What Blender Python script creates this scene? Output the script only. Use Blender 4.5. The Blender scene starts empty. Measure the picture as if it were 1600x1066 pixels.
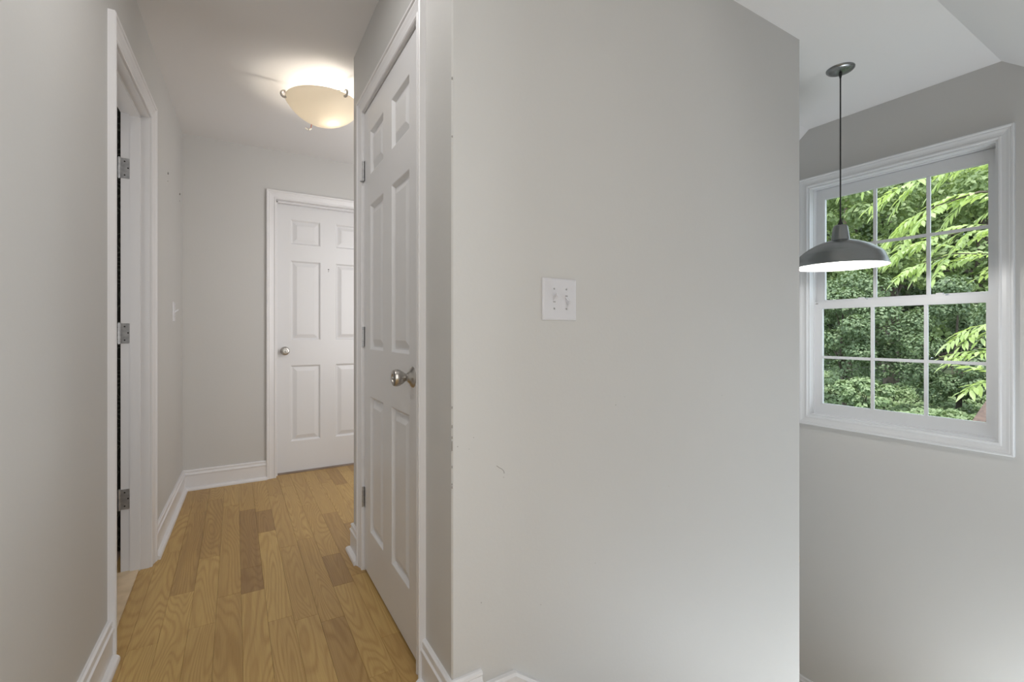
import bpy, bmesh, math, random
import numpy as np
from mathutils import Vector, Matrix

# ------------------------------------------------------------------ camera
F = 725.0; CX = 800.0; HOR = 520.0
TH = math.atan(433.0 / F); S_, C_ = math.sin(TH), math.cos(TH)
CAMZ = 1.063
sc = bpy.context.scene
cd = bpy.data.cameras.new('camera'); cam = bpy.data.objects.new('camera', cd)
sc.collection.objects.link(cam); sc.camera = cam
cam.location = (0, 0, CAMZ); cam.rotation_euler = (math.pi / 2, 0, -TH)
cd.sensor_width = 36; cd.lens = 36 * F / 1600; cd.shift_y = -(533 - HOR) / 1600
cd.clip_start = 0.02; cd.clip_end = 300

# ------------------------------------------------------------------ world, sun, exposure
sc.view_settings.view_transform = 'Standard'; sc.view_settings.look = 'None'
sc.view_settings.gamma = 1; sc.view_settings.use_curve_mapping = False
sc.view_settings.exposure = 0.0
sc.cycles.use_denoising = True
sc.cycles.max_bounces = 10; sc.cycles.diffuse_bounces = 6; sc.cycles.transparent_max_bounces = 16
sc.cycles.sample_clamp_indirect = 6
w = bpy.data.worlds.new('sky'); sc.world = w; w.use_nodes = True
bg = w.node_tree.nodes['Background']
bg.inputs['Color'].default_value = (0.80, 0.90, 1.0, 1); bg.inputs['Strength'].default_value = 1.5

def light(name, kind, loc, energy, color=(1, 1, 1), rot=(0, 0, 0), **kw):
    d = bpy.data.lights.new(name, kind); o = bpy.data.objects.new(name, d)
    sc.collection.objects.link(o); o.location = loc; o.rotation_euler = rot
    d.energy = energy; d.color = color
    for k, v in kw.items(): setattr(d, k, v)
    return o
LS = dict(sun=4.4, sky=2.4, rear=13, side=53, lamp=9, front=3.9, turn=19.5, stair=6, low=29, sroom=7, hall=3.9, pend=9)
bg.inputs['Strength'].default_value = LS['sky']
light('sun', 'SUN', (0, 0, 30), LS['sun'], (1, 0.96, 0.86),
      Vector((0.30, 0.22, -0.93)).to_track_quat('-Z', 'Y').to_euler(), angle=0.02)
# rear room lamp, plus unseen fill lights added to brighten hall and stairwell
HP = math.pi / 2
light('rear_fill', 'AREA', (-0.02, -2.5, 1.5), LS['rear'], (0.96, 0.985, 1.0), (HP, 0, 0), shape='RECTANGLE', size=0.8, size_y=1.4)  # added fill from behind the camera; the rear wall has no window
light('side_fill', 'AREA', (1.27, -0.85, 1.35), LS['side'], (0.96, 0.985, 1.0), (0, HP, .26), shape='RECTANGLE', size=1.3, size_y=1.2)  # added fill, turned to brighten the left wall; no window there
light('rear_room_lamp', 'AREA', (0.25, -0.75, 2.36), LS['lamp'], (1, 0.98, 0.95), (0, 0, 0), shape='DISK', size=0.16)
light('hall_front_fill', 'AREA', (0.04, 1.32, 2.385), LS['front'], (1, 0.98, 0.96), (0, 0, 0), shape='DISK', size=0.22)  # unseen fill added above the hall for closet side and left wall; no fixture
light('hall_side_fill', 'AREA', (1.35, 2.345, 1.4), LS['turn'], (1.0, 0.985, 0.98), (HP, 0, 0), shape='RECTANGLE', size=1.1, size_y=1.5)  # added fill hidden behind the closet, aimed at the end wall
light('side_room_fill', 'AREA', (-1.3, 2.15, 1.35), LS['sroom'], (1.0, 0.99, 0.97), (0, -HP, 0), shape='RECTANGLE', size=1.3, size_y=1.0)  # fill added beyond the doorway to brighten the closet door
light('stair_fill', 'AREA', (2.8, -0.14, 0.75), LS['stair'], (0.88, 0.945, 1.0), (HP + .8, 0, -.25), shape='RECTANGLE', size=.8, size_y=1.1)  # unseen fill added for stairwell ceiling and window wall; no opening behind it
light('lower_stair_fill', 'AREA', (2.65, 0.10, -1.33), LS['low'], (0.86, 0.94, 1.0), (HP + 1.5, 0, 0), shape='RECTANGLE', size=1.0, size_y=0.45)  # upward fill added on the landing to lift the stairwell ceiling

# ------------------------------------------------------------------ materials
def mat(name, col, rough=0.5, metal=0.0, spec=None, bump=0.0, bscale=200, **kw):
    m = bpy.data.materials.new(name); m.use_nodes = True
    nt = m.node_tree; b = nt.nodes['Principled BSDF']
    b.inputs['Base Color'].default_value = (*col, 1); b.inputs['Roughness'].default_value = rough
    b.inputs['Metallic'].default_value = metal
    if spec is not None: b.inputs['Specular IOR Level'].default_value = spec
    for k, v in kw.items(): b.inputs[k.replace('_', ' ')].default_value = v
    if bump:
        tc = nt.nodes.new('ShaderNodeTexCoord'); n = nt.nodes.new('ShaderNodeTexNoise'); n.inputs['Scale'].default_value = bscale
        bp = nt.nodes.new('ShaderNodeBump'); bp.inputs['Strength'].default_value = bump; bp.inputs['Distance'].default_value = 0.002
        nt.links.new(tc.outputs['Object'], n.inputs['Vector']); nt.links.new(n.outputs['Fac'], bp.inputs['Height'])
        nt.links.new(bp.outputs['Normal'], b.inputs['Normal'])
    return m

def mottled(m, c1, c2, scale, detail=3):
    """Slow tonal variation of a surface's own colour."""
    nt = m.node_tree; b = nt.nodes['Principled BSDF']
    tc = nt.nodes.new('ShaderNodeTexCoord'); n = nt.nodes.new('ShaderNodeTexNoise'); n.inputs['Scale'].default_value = scale
    n.inputs['Detail'].default_value = detail
    r = nt.nodes.new('ShaderNodeValToRGB'); r.color_ramp.elements[0].position = .35; r.color_ramp.elements[1].position = .65
    r.color_ramp.elements[0].color = (*c1, 1); r.color_ramp.elements[1].color = (*c2, 1)
    nt.links.new(tc.outputs['Object'], n.inputs['Vector']); nt.links.new(n.outputs['Fac'], r.inputs['Fac'])
    nt.links.new(r.outputs['Color'], b.inputs['Base Color'])
    return m

M = {}
M['wall'] = mottled(mat('wall_paint', (.55, .545, .52), .55, bump=.12, bscale=90), (.548, .543, .530), (.562, .557, .544), 1.3)
M['ceil'] = mat('ceiling_paint', (.75, .745, .75), .7, bump=.12, bscale=60)
M['trim'] = mat('trim_paint', (.73, .725, .735), .28, bump=.05, bscale=30)
M['door'] = mat('door_paint', (.70, .70, .71), .32, bump=.08, bscale=40)
M['vinyl'] = mat('white_vinyl', (.72, .73, .75), .35)
M['nickel'] = mat('satin_nickel', (.50, .48, .45), .28, 1.0)
M['steel'] = mottled(mat('hinge_steel', (.5, .5, .5), .38, .9), (.42, .42, .43), (.55, .55, .55), 60)
M['plate'] = mat('switch_plastic', (.64, .64, .67), .3)
M['black'] = mat('black_rubber', (.012, .012, .013), .5)
M['dark'] = mat('dark_hole', (.03, .028, .025), .9)
M['shade'] = mat('brushed_aluminium', (.30, .31, .31), .27, 1.0, Anisotropic=.6)
M['enamel'] = mat('white_enamel', (.92, .92, .92), .35)
M['white_plastic'] = mat('wire_nut', (.85, .83, .78), .4)
M['red_wire'] = mat('red_wire', (.45, .10, .06), .5)
M['threshold'] = mottled(mat('threshold_wood', (.6, .45, .28), .4), (.50, .38, .24), (.62, .48, .32), 14)
M['tile'] = mottled(mat('vinyl_tile', (.4, .35, .3), .5), (.20, .14, .10), (.30, .23, .18), 6)
M['scuff'] = mat('scuff', (.30, .29, .27), .8)

def emis(name, col, s):
    m = bpy.data.materials.new(name); m.use_nodes = True; nt = m.node_tree
    nt.nodes.remove(nt.nodes['Principled BSDF']); e = nt.nodes.new('ShaderNodeEmission')
    e.inputs['Color'].default_value = (*col, 1); e.inputs['Strength'].default_value = s
    nt.links.new(e.outputs[0], nt.nodes['Material Output'].inputs['Surface']); return m
M['bulb_warm'] = emis('lit_bulb_warm', (1, .89, .74), LS['hall'] * 45)
M['bulb_cool'] = emis('lit_bulb_white', (1, .97, .92), LS['pend'] * 1.5)

def glass_pane():
    m = bpy.data.materials.new('window_glass'); m.use_nodes = True; nt = m.node_tree
    nt.nodes.remove(nt.nodes['Principled BSDF'])
    t = nt.nodes.new('ShaderNodeBsdfTransparent'); t.inputs['Color'].default_value = (.93, .95, .94, 1)
    g = nt.nodes.new('ShaderNodeBsdfGlossy'); g.inputs['Roughness'].default_value = .02
    f = nt.nodes.new('ShaderNodeFresnel'); f.inputs['IOR'].default_value = 1.05
    mx = nt.nodes.new('ShaderNodeMixShader')
    nt.links.new(f.outputs[0], mx.inputs['Fac']); nt.links.new(t.outputs[0], mx.inputs[1]); nt.links.new(g.outputs[0], mx.inputs[2])
    nt.links.new(mx.outputs[0], nt.nodes['Material Output'].inputs['Surface']); return m
M['glass'] = glass_pane()

def frosted():
    m = bpy.data.materials.new('alabaster_glass'); m.use_nodes = True; nt = m.node_tree
    b = nt.nodes['Principled BSDF']; b.inputs['Base Color'].default_value = (.84, .81, .76, 1); b.inputs['Roughness'].default_value = .25
    t = nt.nodes.new('ShaderNodeBsdfTranslucent'); t.inputs['Color'].default_value = (.92, .88, .80, 1)
    mx = nt.nodes.new('ShaderNodeMixShader'); mx.inputs['Fac'].default_value = .72
    nt.links.new(b.outputs[0], mx.inputs[1]); nt.links.new(t.outputs[0], mx.inputs[2])
    nt.links.new(mx.outputs[0], nt.nodes['Material Output'].inputs['Surface']); return m
M['frosted'] = frosted()

def oak():
    m = bpy.data.materials.new('oak_planks'); m.use_nodes = True; nt = m.node_tree; N = nt.nodes.new; L = nt.links.new
    b = nt.nodes['Principled BSDF']; b.inputs['Roughness'].default_value = .42; b.inputs['Specular IOR Level'].default_value = .35
    tc = N('ShaderNodeTexCoord'); at = N('ShaderNodeAttribute'); at.attribute_name = 'plank'
    sep = N('ShaderNodeSeparateColor'); L(at.outputs['Color'], sep.inputs[0])
    def math_(op, a, bb):
        n = N('ShaderNodeMath'); n.operation = op
        for i, v in enumerate((a, bb)):
            if v is None: continue
            if hasattr(v, 'is_linked'): L(v, n.inputs[i])
            else: n.inputs[i].default_value = v
        return n.outputs[0]
    sx = N('ShaderNodeSeparateXYZ'); L(tc.outputs['Object'], sx.inputs[0])
    def vec(ax, ay, seed):
        c = N('ShaderNodeCombineXYZ')
        L(math_('ADD', math_('MULTIPLY', sx.outputs[0], ax), math_('MULTIPLY', sep.outputs[1], 37.0)), c.inputs[0])
        L(math_('ADD', math_('MULTIPLY', sx.outputs[1], ay), math_('MULTIPLY', sep.outputs[2], 53.0)), c.inputs[1])
        c.inputs[2].default_value = seed; return c.outputs[0]
    def noise(v, scale, detail=2.0, dist=0.0):
        n = N('ShaderNodeTexNoise'); n.inputs['Scale'].default_value = scale; n.inputs['Detail'].default_value = detail
        n.inputs['Distortion'].default_value = dist; L(v, n.inputs['Vector']); return n.outputs['Fac']
    field = noise(vec(8.0, .85, 0), 1.0, 1.2, .25)
    lines = math_('SINE', math_('MULTIPLY', field, 185.0), None)
    lines = math_('POWER', math_('MULTIPLY', math_('ADD', lines, 1.0), .5), 2.2)
    pores = noise(vec(330, 9, 5), 1.0, 3.0)
    streak = noise(vec(34, .9, 9), 1.0, 3.0, .4)
    knots = noise(vec(9, 2.2, 3), 1.0, 3.0, 1.2)
    base = N('ShaderNodeValToRGB'); e = base.color_ramp.elements
    e[0].position = 0; e[0].color = (.315, .190, .076, 1); e[1].position = 1; e[1].color = (.55, .375, .142, 1)
    e2 = base.color_ramp.elements.new(.5); e2.color = (.46, .300, .112, 1)
    tone = math_('ADD', sep.outputs[0], math_('MULTIPLY', math_('SUBTRACT', streak, .5), .85))
    L(tone, base.inputs['Fac'])
    def mul(colsock, fac, c):
        mx = N('ShaderNodeMix'); mx.data_type = 'RGBA'; mx.blend_type = 'MULTIPLY'
        L(fac, mx.inputs[0]); L(colsock, mx.inputs[6]); mx.inputs[7].default_value = (*c, 1); return mx.outputs[2]
    col = mul(base.outputs[0], math_('MULTIPLY', lines, math_('MULTIPLY', streak, .95)), (.70, .60, .50))
    col = mul(col, math_('MULTIPLY', math_('SUBTRACT', pores, .42), 1.3), (.70, .62, .52))
    kr = N('ShaderNodeMapRange'); kr.inputs[1].default_value = .70; kr.inputs[2].default_value = .80; L(knots, kr.inputs[0])
    col = mul(col, kr.outputs[0], (.42, .32, .24))
    L(col, b.inputs['Base Color'])
    bp = N('ShaderNodeBump'); bp.inputs['Strength'].default_value = .12; bp.inputs['Distance'].default_value = .001
    L(pores, bp.inputs['Height']); L(bp.outputs['Normal'], b.inputs['Normal'])
    return m
M['oak'] = oak()

def leafmat(name, c1, c2, trans, tl=.45, rough=.45):
    m = bpy.data.materials.new(name); m.use_nodes = True; nt = m.node_tree; N = nt.nodes.new; L = nt.links.new
    b = nt.nodes['Principled BSDF']; b.inputs['Roughness'].default_value = rough; b.inputs['Specular IOR Level'].default_value = .4
    g = N('ShaderNodeNewGeometry'); r = N('ShaderNodeValToRGB')
    r.color_ramp.elements[0].color = (*c1, 1); r.color_ramp.elements[1].color = (*c2, 1)
    L(g.outputs['Random Per Island'], r.inputs['Fac']); L(r.outputs[0], b.inputs['Base Color'])
    t = N('ShaderNodeBsdfTranslucent'); t.inputs['Color'].default_value = (*trans, 1)
    mx = N('ShaderNodeMixShader'); mx.inputs['Fac'].default_value = tl
    L(b.outputs[0], mx.inputs[1]); L(t.outputs[0], mx.inputs[2]); L(mx.outputs[0], nt.nodes['Material Output'].inputs['Surface'])
    return m
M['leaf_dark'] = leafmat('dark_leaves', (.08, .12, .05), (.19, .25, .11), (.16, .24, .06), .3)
M['leaf_painted_shade'] = leafmat('painted_shade_leaves', (.035, .055, .022), (.08, .11, .05), (.06, .10, .02), .25)  # shade of the woodland gap put into the leaf colour
M['leaf_mid'] = leafmat('green_leaves', (.16, .22, .09), (.30, .37, .17), (.30, .40, .12), .35)
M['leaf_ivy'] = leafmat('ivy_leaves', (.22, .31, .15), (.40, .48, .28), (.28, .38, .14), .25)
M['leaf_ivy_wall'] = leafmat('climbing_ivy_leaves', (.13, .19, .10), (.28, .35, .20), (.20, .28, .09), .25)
M['leaf_near'] = leafmat('young_pinnate_leaves', (.36, .47, .17), (.58, .66, .36), (.60, .74, .20), .4, .35)
M['bark'] = mottled(mat('bark', (.1, .08, .06), .9, bump=.5, bscale=20), (.06, .05, .04), (.14, .11, .085), 9)
M['stem'] = mat('green_stem', (.28, .36, .12), .6)
M['soil'] = mottled(mat('soil', (.05, .06, .03), .95), (.035, .05, .02), (.07, .09, .04), 3)
M['shingle'] = mottled(mat('brown_shingles', (.25, .15, .12), .85, bump=.6, bscale=30), (.10, .068, .062), (.17, .11, .09), 11, 6)
M['siding'] = mat('siding', (.45, .42, .38), .8)

def curtain_mat():
    m = mat('dark_scroll_fabric', (.02, .02, .015), .9); nt = m.node_tree; N = nt.nodes.new; L = nt.links.new
    tc = N('ShaderNodeTexCoord'); v = N('ShaderNodeTexVoronoi'); v.inputs['Scale'].default_value = 14; v.feature = 'F1'
    s = N('ShaderNodeMath'); s.operation = 'MULTIPLY'; s.inputs[1].default_value = 26
    sn = N('ShaderNodeMath'); sn.operation = 'SINE'; r = N('ShaderNodeValToRGB')
    r.color_ramp.elements[0].position = .6; r.color_ramp.elements[0].color = (.022, .022, .017, 1)
    r.color_ramp.elements[1].position = .75; r.color_ramp.elements[1].color = (.07, .07, .055, 1)
    L(tc.outputs['Object'], v.inputs['Vector']); L(v.outputs['Distance'], s.inputs[0]); L(s.outputs[0], sn.inputs[0])
    L(sn.outputs[0], r.inputs['Fac']); L(r.outputs[0], nt.nodes['Principled BSDF'].inputs['Base Color']); return m
M['curtain'] = curtain_mat()

# ------------------------------------------------------------------ mesh helpers
def link(name, verts, faces, m, parent=None, smooth=False):
    me = bpy.data.meshes.new(name); me.from_pydata([tuple(v) for v in verts], [], [tuple(f) for f in faces]); me.update()
    bm = bmesh.new(); bm.from_mesh(me); bmesh.ops.recalc_face_normals(bm, faces=bm.faces)
    if smooth:
        for f in bm.faces: f.smooth = True
        for e in bm.edges:
            if len(e.link_faces) == 2 and e.calc_face_angle(0) > math.radians(38): e.smooth = False
    bm.to_mesh(me); bm.free()
    me.materials.append(M[m]); o = bpy.data.objects.new(name, me); sc.collection.objects.link(o)
    if parent: o.parent = parent; o.matrix_parent_inverse = parent.matrix_basis.inverted()
    return o
class G:
    """Collects shapes; build() links them as one mesh object."""
    def __init__(s): s.v = []; s.f = []
    def add(s, v, f):
        n = len(s.v); s.v += [tuple(p) for p in v]; s.f += [tuple(i + n for i in q) for q in f]; return s
    def box(s, x0, x1, y0, y1, z0, z1):
        v = [(x, y, z) for x in (x0, x1) for y in (y0, y1) for z in (z0, z1)]
        return s.add(v, [(0, 1, 3, 2), (4, 6, 7, 5), (0, 4, 5, 1), (2, 3, 7, 6), (0, 2, 6, 4), (1, 5, 7, 3)])
    def prism(s, poly, z0, z1, ax=2):
        """poly = 2-D outline extruded along axis ax."""
        n = len(poly); v = []
        for z in (z0, z1):
            for a, b in poly: v.append({2: (a, b, z), 0: (z, a, b), 1: (a, z, b)}[ax])
        f = [tuple(range(n)), tuple(range(2 * n - 1, n - 1, -1))] + [(i, (i + 1) % n, n + (i + 1) % n, n + i) for i in range(n)]
        return s.add(v, f)
    def lathe(s, prof, mtx=None, seg=40, caps=True):
        v = []; f = []; n = len(prof)
        for k in range(seg):
            a = 2 * math.pi * k / seg
            for r, z in prof:
                p = Vector((r * math.cos(a), r * math.sin(a), z)); v.append(mtx @ p if mtx else p)
        for k in range(seg):
            k2 = (k + 1) % seg
            for i in range(n - 1): f.append((k * n + i, k2 * n + i, k2 * n + i + 1, k * n + i + 1))
        if caps:
            if prof[0][0] > 1e-6: f.append(tuple(k * n for k in range(seg)))
            if prof[-1][0] > 1e-6: f.append(tuple(k * n + n - 1 for k in range(seg)))
        return s.add(v, f)
    def tube(s, pts, r, seg=10):
        pts = [Vector(p) for p in pts]; v = []; f = []; n = len(pts)
        for i, p in enumerate(pts):
            d = (pts[min(i + 1, n - 1)] - pts[max(i - 1, 0)]).normalized()
            a = d.orthogonal().normalized() if i == 0 else (a - d * a.dot(d)).normalized()
            b = d.cross(a); rr = r[i] if isinstance(r, (list, tuple)) else r
            for k in range(seg):
                t = 2 * math.pi * k / seg; v.append(p + a * rr * math.cos(t) + b * rr * math.sin(t))
        for i in range(n - 1):
            for k in range(seg):
                k2 = (k + 1) % seg; f.append((i * seg + k, i * seg + k2, (i + 1) * seg + k2, (i + 1) * seg + k))
        f += [tuple(range(seg)), tuple((n - 1) * seg + k for k in range(seg))]
        return s.add(v, f)
    def skin(s, lines, closed=False, ends=True):
        """Quads between neighbouring polylines of the profile."""
        n = len(lines[0]); v = [p for l in lines for p in l]; f = []
        m = len(lines)
        for i in range(m):
            i2 = (i + 1) % m
            for k in range(n - (0 if closed else 1)):
                k2 = (k + 1) % n; f.append((i * n + k, i * n + k2, i2 * n + k2, i2 * n + k))
        if not closed and ends: f += [tuple(i * n for i in range(m)), tuple(i * n + n - 1 for i in range(m))]
        return s.add(v, f)
    def build(s, name, m, parent=None, smooth=False): return link(name, s.v, s.f, m, parent, smooth)

def tag(o, label=None, cat=None, group=None, kind=None):
    if label: o['label'] = label
    if cat: o['category'] = cat
    if group: o['group'] = group
    if kind: o['kind'] = kind
    return o
def struct(o): o['kind'] = 'structure'; return o
def empty(name, loc=(0, 0, 0), rz=0):
    o = bpy.data.objects.new(name, None); o.empty_display_size = .1; sc.collection.objects.link(o)
    o.location = loc; o.rotation_euler = (0, 0, rz); return o
def under(par, *obs):
    """Children built in world coordinates keep their place under an Empty."""
    mi = (Matrix.Translation(par.location) @ par.rotation_euler.to_matrix().to_4x4()).inverted()
    for o in obs: o.parent = par; o.matrix_parent_inverse = mi

# ------------------------------------------------------------------ the house shell
H = 2.40
LX = lambda y: -.352 + .027 * (y - 1.95)          # hall face of the left wall (slightly out of square)
def lw(g, y0, y1, z0, z1, d0=0.0, d1=.098):        # slab along the left wall, d measured into the wall
    g.prism([(LX(y0) - d0, y0), (LX(y1) - d0, y1), (LX(y1) - d1, y1), (LX(y0) - d1, y0)], z0, z1)
g = G(); lw(g, -2.6, 2.0, 0, H); lw(g, 2.66, 3.81, 0, H); lw(g, 2.0, 2.66, 2.055, H)
wall_left = struct(g.build('wall_left', 'wall'))

EY = 3.81                                           # end wall
EX0, EX1, EZ = .262, 1.00, 2.04                     # end door slab
g = G(); g.box(-.46, EX0 - .02, EY, EY + .12, 0, H); g.box(EX1 + .02, 2.4, EY, EY + .12, 0, H); g.box(EX0 - .02, EX1 + .02, EY, EY + .12, EZ + .02, H)
wall_end = struct(g.build('wall_end', 'wall'))

RX = .497; CY0, CY1 = 1.406, 2.121; CZ = 2.045      # closet wall and door
BY = 1.145; BX = 2.215; KY = 2.334
g = G()
g.box(RX, RX + .11, BY + .11, CY0 - .02, 0, H); g.box(RX, RX + .11, CY1 + .02, KY, 0, H); g.box(RX, RX + .11, CY0 - .02, CY1 + .02, CZ + .02, H)
wall_right = struct(g.build('wall_right', 'wall'))
# big wall by the stairs, slightly rounded outer corners
g = G(); r_ = .004
g.prism([(RX, BY + r_), (RX + r_, BY), (BX - r_, BY), (BX, BY + r_), (BX, BY + .11), (RX, BY + .11)], -1.6, H)
wall_front = struct(g.build('wall_front', 'wall'))
g = G(); g.box(RX + .11, BX + .19, KY - .11, KY, 0, H); struct(g.build('wall_back', 'wall'))
g = G(); g.box(BX - .11, BX, BY + .11, 2.224, -1.6, H); struct(g.build('wall_landing', 'wall'))
g = G(); g.box(2.30, 2.40, KY, EY, 0, H); struct(g.build('wall_hall_far', 'wall'))
WX = 3.24; WY0, WY1, WZ0, WZ1 = .736, 1.623, .52, 2.018
g = G()
g.box(WX, WX + .15, -.25, WY0, -1.6, H + .1); g.box(WX, WX + .15, WY1, 2.30, -1.6, H + .1)
g.box(WX, WX + .15, WY0, WY1, -1.6, WZ0); g.box(WX, WX + .15, WY0, WY1, WZ1, H + .1)
wall_window = struct(g.build('wall_window', 'wall'))
g = G(); g.box(BX, WX, 2.20, 2.30, -1.6, H); struct(g.build('wall_landing_far', 'wall'))
g = G(); g.box(1.3, WX, -.25, -.15, -1.6, H); g.box(1.3, 1.4, -2.6, -.25, 0, H); struct(g.build('wall_stair_near', 'wall'))
g = G(); g.box(-.6, 1.4, -2.7, -2.6, 0, H); struct(g.build('wall_rear', 'wall'))
g = G(); g.box(.70, .72, -.15, BY, -1.6, -.03); struct(g.build('wall_stair_riser', 'trim'))
# room behind the left doorway
g = G(); g.box(-2.3, -2.2, .9, 3.6, 0, H); g.box(-2.2, -.49, .9, 1.0, 0, H); g.box(-2.2, -.44, 3.5, 3.6, 0, H)
struct(g.build('wall_side_room', 'wall'))

# ceilings
g = G(); g.box(-2.3, WX + .15, -2.7, 3.93, H, H + .1); ceiling = struct(g.build('ceiling', 'ceil'))
t40 = .86
g = G(); g.prism([(.725, H), (-.15, H - .875 * t40), (-.15, H + .02), (.725, H + .02)], 1.3, WX, ax=0)
struct(g.build('ceiling_slope_near', 'ceil'))
g = G(); g.prism([(1.618, H), (2.20, H - .582 * t40), (2.20, H + .02), (1.618, H + .02)], BX, WX, ax=0)
struct(g.build('ceiling_slope_far', 'ceil'))
# roof over the house so the sun stays outside
g = G(); g.box(-2.6, WX + .30, -3.0, 4.3, H + .12, H + .2); struct(g.build('trim_roof_deck', 'siding'))

# stairs and landing
g = G()
for i in range(6):
    x0 = .72 + .25 * i; z = -.193 * (i + 1); g.box(x0 - .02, x0 + .25, -.15, BY, z - .04, z); g.box(x0 + .23, x0 + .25, -.15, BY, z - .193, z)
struct(g.build('floor_stairs', 'threshold'))
g = G(); g.box(2.2, WX, -.15, 2.2, -1.42, -1.351); struct(g.build('floor_landing', 'threshold'))
g = G(); g.box(-2.2, -.452, 1.0, 3.5, -.03, -.002); struct(g.build('floor_side_room', 'tile'))

# oak strip floor: one mesh, every strip with its own tone
random.seed(11)
PW = .083; PX0 = .022
def floor_obj():
    v = []; f = []; cols = []
    fixed = {  # row: list of (joint y from near to far, tone of the strip beyond it)
        0: [(-3, .45), (.9, .62), (1.50, .80), (2.18, .08), (2.41, .14), (3.20, .6)],
        -1: [(-3, .5), (1.2, .42), (1.62, .55), (2.20, .55), (3.33, .72)],
        1: [(-3, .6), (1.0, .66), (1.92, .95), (2.80, .12), (3.14, .66)],
        -2: [(-3, .5), (1.1, .30), (1.62, .70), (2.02, .78), (2.62, .40), (3.5, .6)],
        -3: [(-3, .6), (1.1, .4), (1.73, .88), (2.31, .35), (3.3, .4)],
        2: [(-3, .6), (1.2, .74), (1.88, .62), (2.55, .66), (3.4, .52)],
        3: [(-3, .6), (1.1, .28), (1.82, .5), (2.6, .74), (3.55, .58)],
        4: [(-3, .6), (1.45, .8), (2.05, .2), (2.35, .6), (3.1, .62)],
        5: [(-3, .6), (1.3, .55), (1.62, .82), (2.1, .42), (2.9, .66)],
        6: [(-3, .6), (1.9, .5), (2.48, .3), (2.7, .7), (3.5, .5)],
    }
    for k in range(-7, 28):
        x0, x1 = PX0 + PW * k, PX0 + PW * (k + 1)
        x0 = max(x0, -.47); x1 = min(x1, 2.31)
        if x1 <= x0: continue
        js = fixed.get(k)
        if not js:
            js = [(-3, .5)]; y = -3
            while y < 4: y += random.uniform(.35, 1.1); js.append((y, min(.95, max(.1, random.gauss(.6, .2)))))
        for i, (y0, t) in enumerate(js):
            y1 = js[i + 1][0] if i + 1 < len(js) else 3.95
            y0 = max(y0, -2.6); y1 = min(y1, 3.95)
            if y1 <= y0: continue
            a, b = x0, x1
            for yy0, yy1, xm in ((y0, min(y1, BY + .05), .70 if y0 > -.15 or y1 > -.15 else 1.3), (max(y0, BY + .05), y1, 2.31)):
                if yy1 <= yy0 or a >= xm: continue
                bb = min(b, xm); e = .0005; n = len(v)
                for z in (-.0015, 0):
                    q = e if z == 0 else 0
                    v += [(a + q, yy0 + q, z), (bb - q, yy0 + q, z), (bb - q, yy1 - q, z), (a + q, yy1 - q, z)]
                fs = [(n + 4, n + 5, n + 6, n + 7)] + [(n + j, n + (j + 1) % 4, n + 4 + (j + 1) % 4, n + 4 + j) for j in range(4)]
                f += fs; c = (t, random.random(), random.random(), 1); cols += [c] * 8
    n = len(v)
    g = G(); g.v = v; g.f = f
    g.box(-.47, .70, -2.6, 3.95, -.03, -.0016); g.box(.70, 1.3, -2.6, -.15, -.03, -.0016); g.box(.70, 2.31, BY + .05, 3.95, -.03, -.0016)
    me = bpy.data.meshes.new('floor'); me.from_pydata(g.v, [], g.f); me.update(); me.materials.append(M['oak'])
    cols += [(.0, .5, .5, 1)] * (len(g.v) - n)
    at = me.attributes.new('plank', 'FLOAT_COLOR', 'POINT'); at.data.foreach_set('color', [c for q in cols for c in q])
    o = bpy.data.objects.new('floor', me); sc.collection.objects.link(o); return struct(o)
floor = floor_obj()

# ------------------------------------------------------------------ mouldings
CAS = [(0, 0), (0, .009), (.004, .012), (.010, .012), (.014, .0095), (.030, .013), (.040, .0165), (.047, .0165), (.050, .021), (.056, .022), (.060, .019), (.060, 0)]
def casing(name, mp, a0, a1, b0, b1, prof=CAS, closed=False, parent=None, m='trim', w=1.0):
    """mp(a, b, n) -> world. U-shaped (or closed) mitred frame round the opening a0..a1, b0..b1."""
    lines = []
    for u, n in prof:
        u *= w
        if closed: l = [mp(a0 - u, b0 - u, n), mp(a0 - u, b1 + u, n), mp(a1 + u, b1 + u, n), mp(a1 + u, b0 - u, n)]
        else: l = [mp(a0 - u, b0, n), mp(a0 - u, b1 + u, n), mp(a1 + u, b1 + u, n), mp(a1 + u, b0, n)]
        lines.append(l)
    g = G(); g.skin(lines, closed=closed); o = g.build(name, m); return o

BASE = [(0, 0), (.014, 0), (.014, .098), (.017, .102), (.017, .108), (.012, .112), (.010, .121), (.013, .126), (.012, .132), (.007, .136), (0, .136)]
SHOE = [(.014, 0), (.033, 0), (.033, .008), (.030, .015), (.024, .020), (.014, .022)]
def run(g, path, prof, side=1, z=0.0):
    """Mitred moulding along a plan path; side=+1 puts it to the left of the travel direction."""
    P = [Vector(p) for p in path]; n = len(P); offs = []
    for i in range(n):
        d1 = (P[i] - P[i - 1]).normalized() if i else None; d2 = (P[i + 1] - P[i]).normalized() if i < n - 1 else None
        n1 = Vector((-d1.y, d1.x)) * side if d1 else None; n2 = Vector((-d2.y, d2.x)) * side if d2 else None
        if n1 is None: offs.append(n2)
        elif n2 is None: offs.append(n1)
        else:
            b = (n1 + n2).normalized(); offs.append(b / max(.2, b.dot(n1)))
    g.skin([[(P[i].x + offs[i].x * o, P[i].y + offs[i].y * o, z + h) for i in range(n)] for o, h in prof]); return g
def base(name, path, side, shoe=True, z=0.0):
    o = struct(run(G(), path, BASE, side, z).build(name, 'trim'))
    if shoe:
        s = run(G(), path, SHOE, side, z).build('shoe_moulding', 'trim', o)
    return o
base('baseboard_left_near', [(LX(-2.6), -2.6), (LX(1.948), 1.948)], -1)
base('baseboard_left', [(LX(2.712), 2.712), (LX(EY), EY), (EX0 - .062, EY)], -1)
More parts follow.
